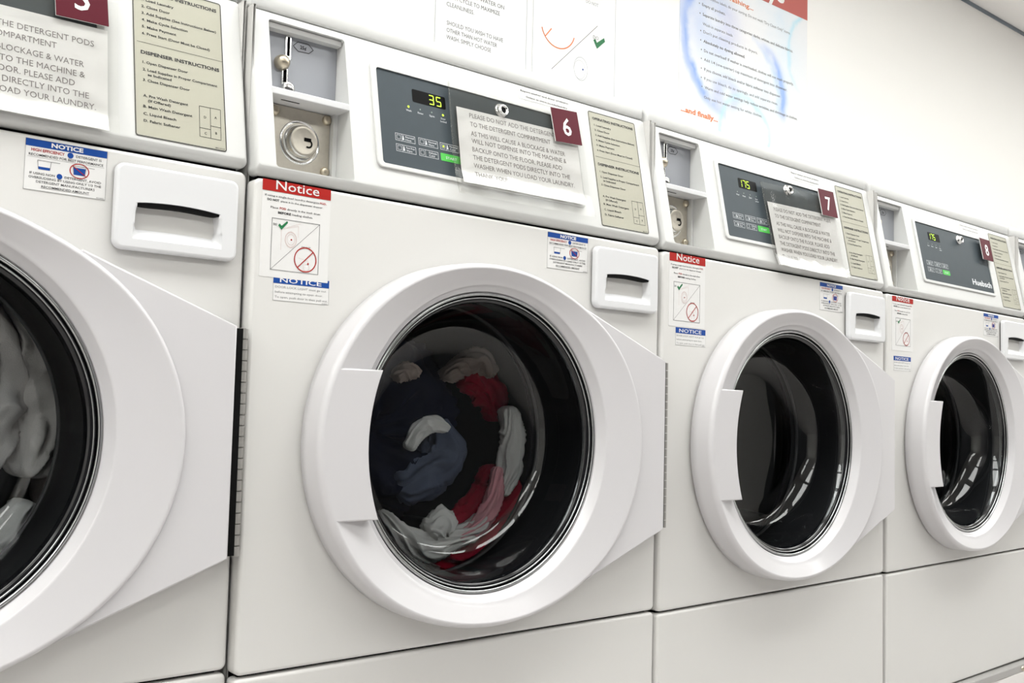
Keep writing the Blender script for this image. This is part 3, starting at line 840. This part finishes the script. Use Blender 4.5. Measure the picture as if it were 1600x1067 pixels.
# leftmost washer
wg = clo('grey white cloth', (.80, .76, .73, 1), (.68, .64, .62, 1))
wg2 = clo('white washed cloth', (.92, .90, .88, 1), (.84, .82, .80, 1))
wg3 = clo('warm grey cloth', (.46, .41, .38, 1), (.30, .26, .25, 1))
garment('grey_trousers', [(.478, .410), (.502, .350), (.512, .275), (.505, .205)], [.012, .026, .032, .022], .034, .140, 3, .16, 2.2, wg, 'pale grey trousers hanging down behind the glass of the leftmost washer', 5, twist=.15, rough=.10)
garment('grey_blouse', [(.425, .420), (.452, .360), (.462, .290), (.450, .215)], [.03, .034, .036, .03], .040, .135, 3, .15, 6.1, wg, 'light grey blouse at the left edge behind the leftmost glass', 5, twist=.15, rough=.10)
garment('white_blouse', [(.400, .090), (.452, .108), (.487, .140), (.506, .182)], [.03, .034, .030, .014], .034, .130, 4, .16, 4.9, wg2, 'brighter white blouse at the bottom of the leftmost drum', 5, rough=.14)
garment('grey_towel', [(.530, .345), (.548, .290), (.550, .225), (.532, .170)], [.008, .015, .019, .012], .028, .175, 5, .2, 3.3, wg3, 'darker warm grey towel squeezed at the right of the leftmost drum', 5, 'towel', rough=.18)

# ---------------------------------------------------------------- taped paper notices in clear sleeves
LINES = ('PLEASE DO NOT ADD THE DETERGENT PODS', 'TO THE DETERGENT COMPARTMENT', 'AS THIS WILL CAUSE A BLOCKAGE & WATER', 'WILL NOT DISPENSE INTO THE MACHINE &', 'BACKUP ONTO THE FLOOR. PLEASE ADD', 'THE DETERGENT PODS DIRECTLY INTO THE', 'WASHER WHEN YOU LOAD YOUR LAUNDRY.', 'THANK YOU!')
WIDS = (.185, .148, .175, .176, .166, .180, .187, .056)
inkm = mat('faded grey ink', (.26, .235, .235, 1), .7)
def notice(k, TL, TR, BR, BL, gaps, label, flap=.0, xf=None, shift=0.0):
    W = WM[k]; rz = W.rotation_euler[2]; c_, s_ = cos(rz), sin(rz)
    ox, oz = (BL[0] + BR[0]) / 2, (BL[1] + BR[1]) / 2; oy = SA + SB * oz
    t = empty('laundry_notice', (W.location[0] + c_ * ox - s_ * oy, W.location[1] + s_ * ox + c_ * oy, W.location[2] + oz), rz)
    tag(t, label, 'notice', 'paper notices taped on the washer controls')
    H = TL[1] - BL[1]
    def mp(u, v, off=0):                    # u along 0..1, v up 0..1
        x = (BL[0] * (1 - u) + BR[0] * u) * (1 - v) + (TL[0] * (1 - u) + TR[0] * u) * v
        z = (BL[1] * (1 - u) + BR[1] * u) * (1 - v) + (TL[1] * (1 - u) + TR[1] * u) * v
        lift = .0050 + .0010 * sin(u * 7 + k) * (1 - v) + .0045 * max(0, .18 - v) ** 1 * 5
        zz = max(z, .566)
        p = (x, SA + SB * zz - off - lift, z)
        return (p[0] - ox, p[1] - oy, p[2] - oz)
    def grid(g_, u0, u1, v0, v1, off, m, nu=28, nv=18, wr=0.0, sd=0):
        vs = []
        for j in range(nv + 1):
            for i in range(nu + 1):
                u = u0 + (u1 - u0) * i / nu; v = v0 + (v1 - v0) * j / nv
                w = wr * noise.noise(Vector((u * 9 + sd, v * 5, k))) + wr * .5 * noise.noise(Vector((u * 30 + sd, v * 16, k)))
                vs.append(mp(u, v, off + w))
        g_.add(vs, [(j * (nu + 1) + i, j * (nu + 1) + i + 1, (j + 1) * (nu + 1) + i + 1, (j + 1) * (nu + 1) + i) for j in range(nv) for i in range(nu)], m, True)
    g = G(paper, inkm)
    grid(g, 0, 1, 0, 1, 0, paper)
    wd = BR[0] - BL[0]
    mpt = lambda x, z, off=0: mp(x / wd, z / H, off)
    for s_t, w, z in zip(LINES, WIDS, gaps):
        g.text(mpt, s_t, .0215 + shift, z, .0068, .0004, inkm, width=w)
    g.build('paper_sheet', t)
    g = G(film)
    top = min(1.30, (.7385 - BL[1]) / H)
    grid(g, -.055, 1.045, -.02 - flap, top, .0030, film, 40, 30, .0009, 3.3)
    # folded side edge of the sleeve
    g.tube([mp(-.055, -.02 - flap + (top + .02 + flap) * i / 14, .0024 + .0008 * noise.noise(Vector((i * .9, k, 0)))) for i in range(15)], .0009, film, 6)
    g.build('plastic_sleeve', t)
    return t
Gz = lambda H: [H * q for q in (.845, .735, .605, .500, .385, .275, .170, .060)]
notice(6, (.2981, .7060), (.5215, .7100), (.5215, .6010), (.2963, .5987), [.0955, .0830, .0695, .0590, .0470, .0355, .0240, .0115], 'creased paper notice in a clear sleeve taped below the 6 plate', flap=.15)
notice(7, (.3039, .6844), (.5290, .6900), (.5275, .5675), (.3073, .5690), [.1005, .0880, .0740, .0620, .0500, .0380, .0265, .0140], 'flat paper notice in a clear sleeve taped below the 7 plate', shift=-.006)
notice(5, (.3050, .6860), (.5290, .6865), (.5277, .5735), (.3050, .5735), [.0905, .0790, .0650, .0535, .0425, .0315, .0205, .0090], 'paper notice in a clear sleeve taped below the 5 plate, cut by the left edge', shift=.002)

# ---------------------------------------------------------------- papers on the wall
YW = YB
lm = mat('light grey ink', (.13, .128, .13, 1), .7)
lo = mat('orange ink', (.75, .22, .07, 1), .6)
thin = mat('faint grey line', (.36, .37, .38, 1), .6)
def wall_sheet(name, x0, x1, z0, z1, label, draw, base=None):
    ox = (x0 + x1) / 2; mp = lambda x, z, off=0: (x - ox, -off, z - z0)
    g = G(base or wallpaper); g.plate(lambda i: rr(x0, x1, z0, z1, .0015), mp, .0012, .0002)
    draw(g, mp)
    o = g.build(name, None, (ox, YW, z0 + Z0)); tag(o, label, 'poster'); return o
def dr1(g, mp):
    for s_, x, z, w in (('PLEASE SELECT THE', .838, 1.2870, .125), ('NORMAL HOT WATER ON', .836, 1.2615, .171), ('EACH CYCLE TO MAXIMIZE', .836, 1.2430, .158), ('CLEANLINESS.', .836, 1.2240, .080),
                        ('SHOULD YOU WISH TO HAVE', .838, 1.1800, .168), ('OTHER THAN HOT WATER', .838, 1.1630, .150), ('WASH, SIMPLY CHOOSE', .838, 1.1465, .132)):
        g.text(mp, s_, x, z, .0105, .0016, lm, width=w)
    g.frame(mp, .8045, 1.0800, 1.06, 1.42, .0012, .0016, thin)
wall_sheet('wall_notice', .803, 1.0815, 1.06, 1.42, 'white paper in grey capitals on the wall about hot water washing', dr1)
def dr2(g, mp):
    g.frame(mp, 1.1000, 1.3900, 1.06, 1.42, .0010, .0016, thin)
    g.line(mp, (1.1649, 1.1527), (1.3233, 1.3050), .0016, .0016, greyp)
    g.text(mp, 'DO', 1.3080, 1.2680, .0095, .0016, greyp, width=.020)
    g.poly(mp, [(1.3090, 1.2640), (1.3160, 1.2690), (1.3220, 1.2600), (1.3480, 1.2790), (1.3520, 1.2700), (1.3230, 1.2440)], .0018, darkgreen)
    g.ring(mp, 1.1850, 1.2660, .0560, .0030, .0018, lo, a0=radians(195), a1=radians(345), sx=1.05)
    g.line(mp, (1.1420, 1.2320), (1.1620, 1.2560), .0030, .0019, lo)
    g.ring(mp, 1.2660, 1.1770, .0310, .0012, .0016, thin, sx=.8); g.ring(mp, 1.2620, 1.1740, .0250, .0008, .0016, thin, sx=.8)
    g.poly(mp, circ(1.2734, 1.1767, .0026, 14), .0018, blue)
    g.text(mp, 'DO NOT', 1.2800, 1.3560, .0090, .0016, thin, width=.045)
wall_sheet('wall_notice', 1.0985, 1.3920, 1.06, 1.42, 'white wall sheet with an orange arc, diagonal line and green tick', dr2)
# washing tips poster: watercolour swirls are printed on the sheet
wc = bpy.data.materials.new('watercolour poster print'); wc.use_nodes = True
nt = wc.node_tree; bs = nt.nodes['Principled BSDF']; bs.inputs['Roughness'].default_value = .5
tc = nt.nodes.new('ShaderNodeTexCoord'); nz = nt.nodes.new('ShaderNodeTexNoise'); nz.inputs['Scale'].default_value = 14; nz.inputs['Detail'].default_value = 4
nt.links.new(tc.outputs['Object'], nz.inputs['Vector'])
PX0, PX1, PZ0, PZ1 = 1.6480, 2.2705, 1.06, 1.80
pox = (PX0 + PX1) / 2
def mth(op, a, b=None, c=None):
    n_ = nt.nodes.new('ShaderNodeMath'); n_.operation = op
    for i_, v_ in enumerate((a, b, c)):
        if v_ is None: continue
        if isinstance(v_, (int, float)): n_.inputs[i_].default_value = v_
        else: nt.links.new(v_, n_.inputs[i_])
    return n_.outputs[0]
sep = nt.nodes.new('ShaderNodeSeparateXYZ'); nt.links.new(tc.outputs['Object'], sep.inputs[0])
cur = None
def layer(cx, cz, r, w, col, amt, xa=-9, xb=9, za=-9, zb=9):
    global cur
    X = mth('SUBTRACT', sep.outputs[0], cx - pox); Z = mth('SUBTRACT', sep.outputs[2], cz - PZ0)
    d = mth('SQRT', mth('ADD', mth('MULTIPLY', X, X), mth('MULTIPLY', Z, Z)))
    d = mth('ADD', d, mth('MULTIPLY', mth('SUBTRACT', nz.outputs['Fac'], .5), .05))
    e = mth('DIVIDE', mth('SUBTRACT', d, r), w); f = mth('POWER', 2.718, mth('MULTIPLY', mth('MULTIPLY', e, e), -1.0))
    f = mth('MULTIPLY', f, mth('MULTIPLY', nz.outputs['Fac'], amt * 1.7))
    if xa > -9: f = mth('MULTIPLY', f, mth('GREATER_THAN', sep.outputs[0], xa - pox))
    if xb < 9: f = mth('MULTIPLY', f, mth('GREATER_THAN', xb - pox, sep.outputs[0]))
    if za > -9: 
        q = mth('DIVIDE', mth('SUBTRACT', sep.outputs[2], za - PZ0), .08); q.node.use_clamp = True; f = mth('MULTIPLY', f, q)
    if zb < 9:
        q = mth('DIVIDE', mth('SUBTRACT', zb - PZ0, sep.outputs[2]), .08); q.node.use_clamp = True; f = mth('MULTIPLY', f, q)
    f.node.use_clamp = True
    mx = nt.nodes.new('ShaderNodeMix'); mx.data_type = 'RGBA'
    if cur is None: mx.inputs['A'].default_value = (.86, .86, .87, 1)
    else: nt.links.new(cur, mx.inputs['A'])
    mx.inputs['B'].default_value = col; nt.links.new(f, mx.inputs['Factor']); cur = mx.outputs['Result']
layer(1.900, 1.400, .230, .020, (.20, .36, .80, 1), .95, zb=1.60, za=1.14, xb=1.86)
layer(1.915, 1.420, .262, .010, (.45, .55, .85, 1), .6, zb=1.60, za=1.2, xb=1.80)
layer(1.930, 1.262, .215, .017, (.16, .32, .86, 1), 1.25, xa=1.98, za=1.20, zb=1.45)
layer(1.930, 1.262, .190, .012, (.45, .60, .90, 1), .7, xa=1.98, za=1.22, zb=1.47)
layer(1.800, 1.440, .060, .060, (.42, .45, .78, 1), .55)
layer(1.860, 1.240, .040, .030, (.40, .40, .78, 1), .7, za=1.16, zb=1.34)
layer(2.330, 1.450, .160, .010, (.38, .76, .88, 1), .7, za=1.32)
layer(1.950, 1.130, .120, .010, (.40, .78, .88, 1), .6)
layer(1.960, 1.440, .200, .090, (.62, .78, .92, 1), .45)
nt.links.new(cur, bs.inputs['Base Color'])
fr_ = mat('faded red print', (.50, .11, .09, 1), .5)
def dr3(g, mp):
    g.rect(mp, PX0, PX1, 1.5745, 1.700, .0016, fr_)
    g.text(mp, 'ys', 2.060, 1.5950, .058, .0019, wallpaper, width=.085, bold=.03)
    g.text(mp, 'washing...', 1.8560, 1.5290, .0140, .0016, lo, width=.130, bold=.02)
    for s_, x, z, w, b in (('Read clothes labels, do your sorting. Do not wash "Dry Clean Only" items.', 1.7480, 1.5040, .430, 0), ('Empty all pockets.', 1.7445, 1.4775, .107, .01), ('Separate laundry into three categories: darks, whites, and delicate fabrics.', 1.7479, 1.4490, .444, .015),
                        ('Wash in separate loads.', 1.7485, 1.4215, .140, 0), ("Don't put cleaning products in dryers.", 1.7517, 1.3985, .257, 0), ('Absolutely no dyeing allowed.', 1.7523, 1.3710, .195, .025), ('Do not overload! If washer is overloaded, clothes will not wash properly.', 1.7557, 1.3435, .441, .01),
                        ('Add 1/4 (one-quarter) cup maximum of detergent into dispenser.', 1.7562, 1.3175, .407, .005), ('If you choose, add bleach and/or fabric softener into dispenser.', 1.7567, 1.2890, .373, .01), ('If you use bleach, do so sparingly, and add separate rinse.', 1.7572, 1.2620, .357, 0),
                        ('Warm and cold water settings help reduce wrinkles, and shrinkage in clothes.', 1.7606, 1.2360, .458, .01), ('Only use hot water setting for white clothes.', 1.7583, 1.2070, .276, .005)):
        g.text(mp, s_, x, z, .0088, .0016, greyp, width=w, bold=b)
        if s_[0] not in 'RWO' or s_[:4] == 'Warm': g.poly(mp, circ(x - .012, z + .004, .0022, 8), .0016, greyp)
    g.text(mp, '...and finally...', 1.6573, 1.1500, .0150, .0016, lo, width=.165, bold=.035)
wall_sheet('washing_tips_poster', PX0, PX1, PZ0, PZ1, 'large poster with red top band, blue watercolour swirls and black washing tips', dr3, wc)
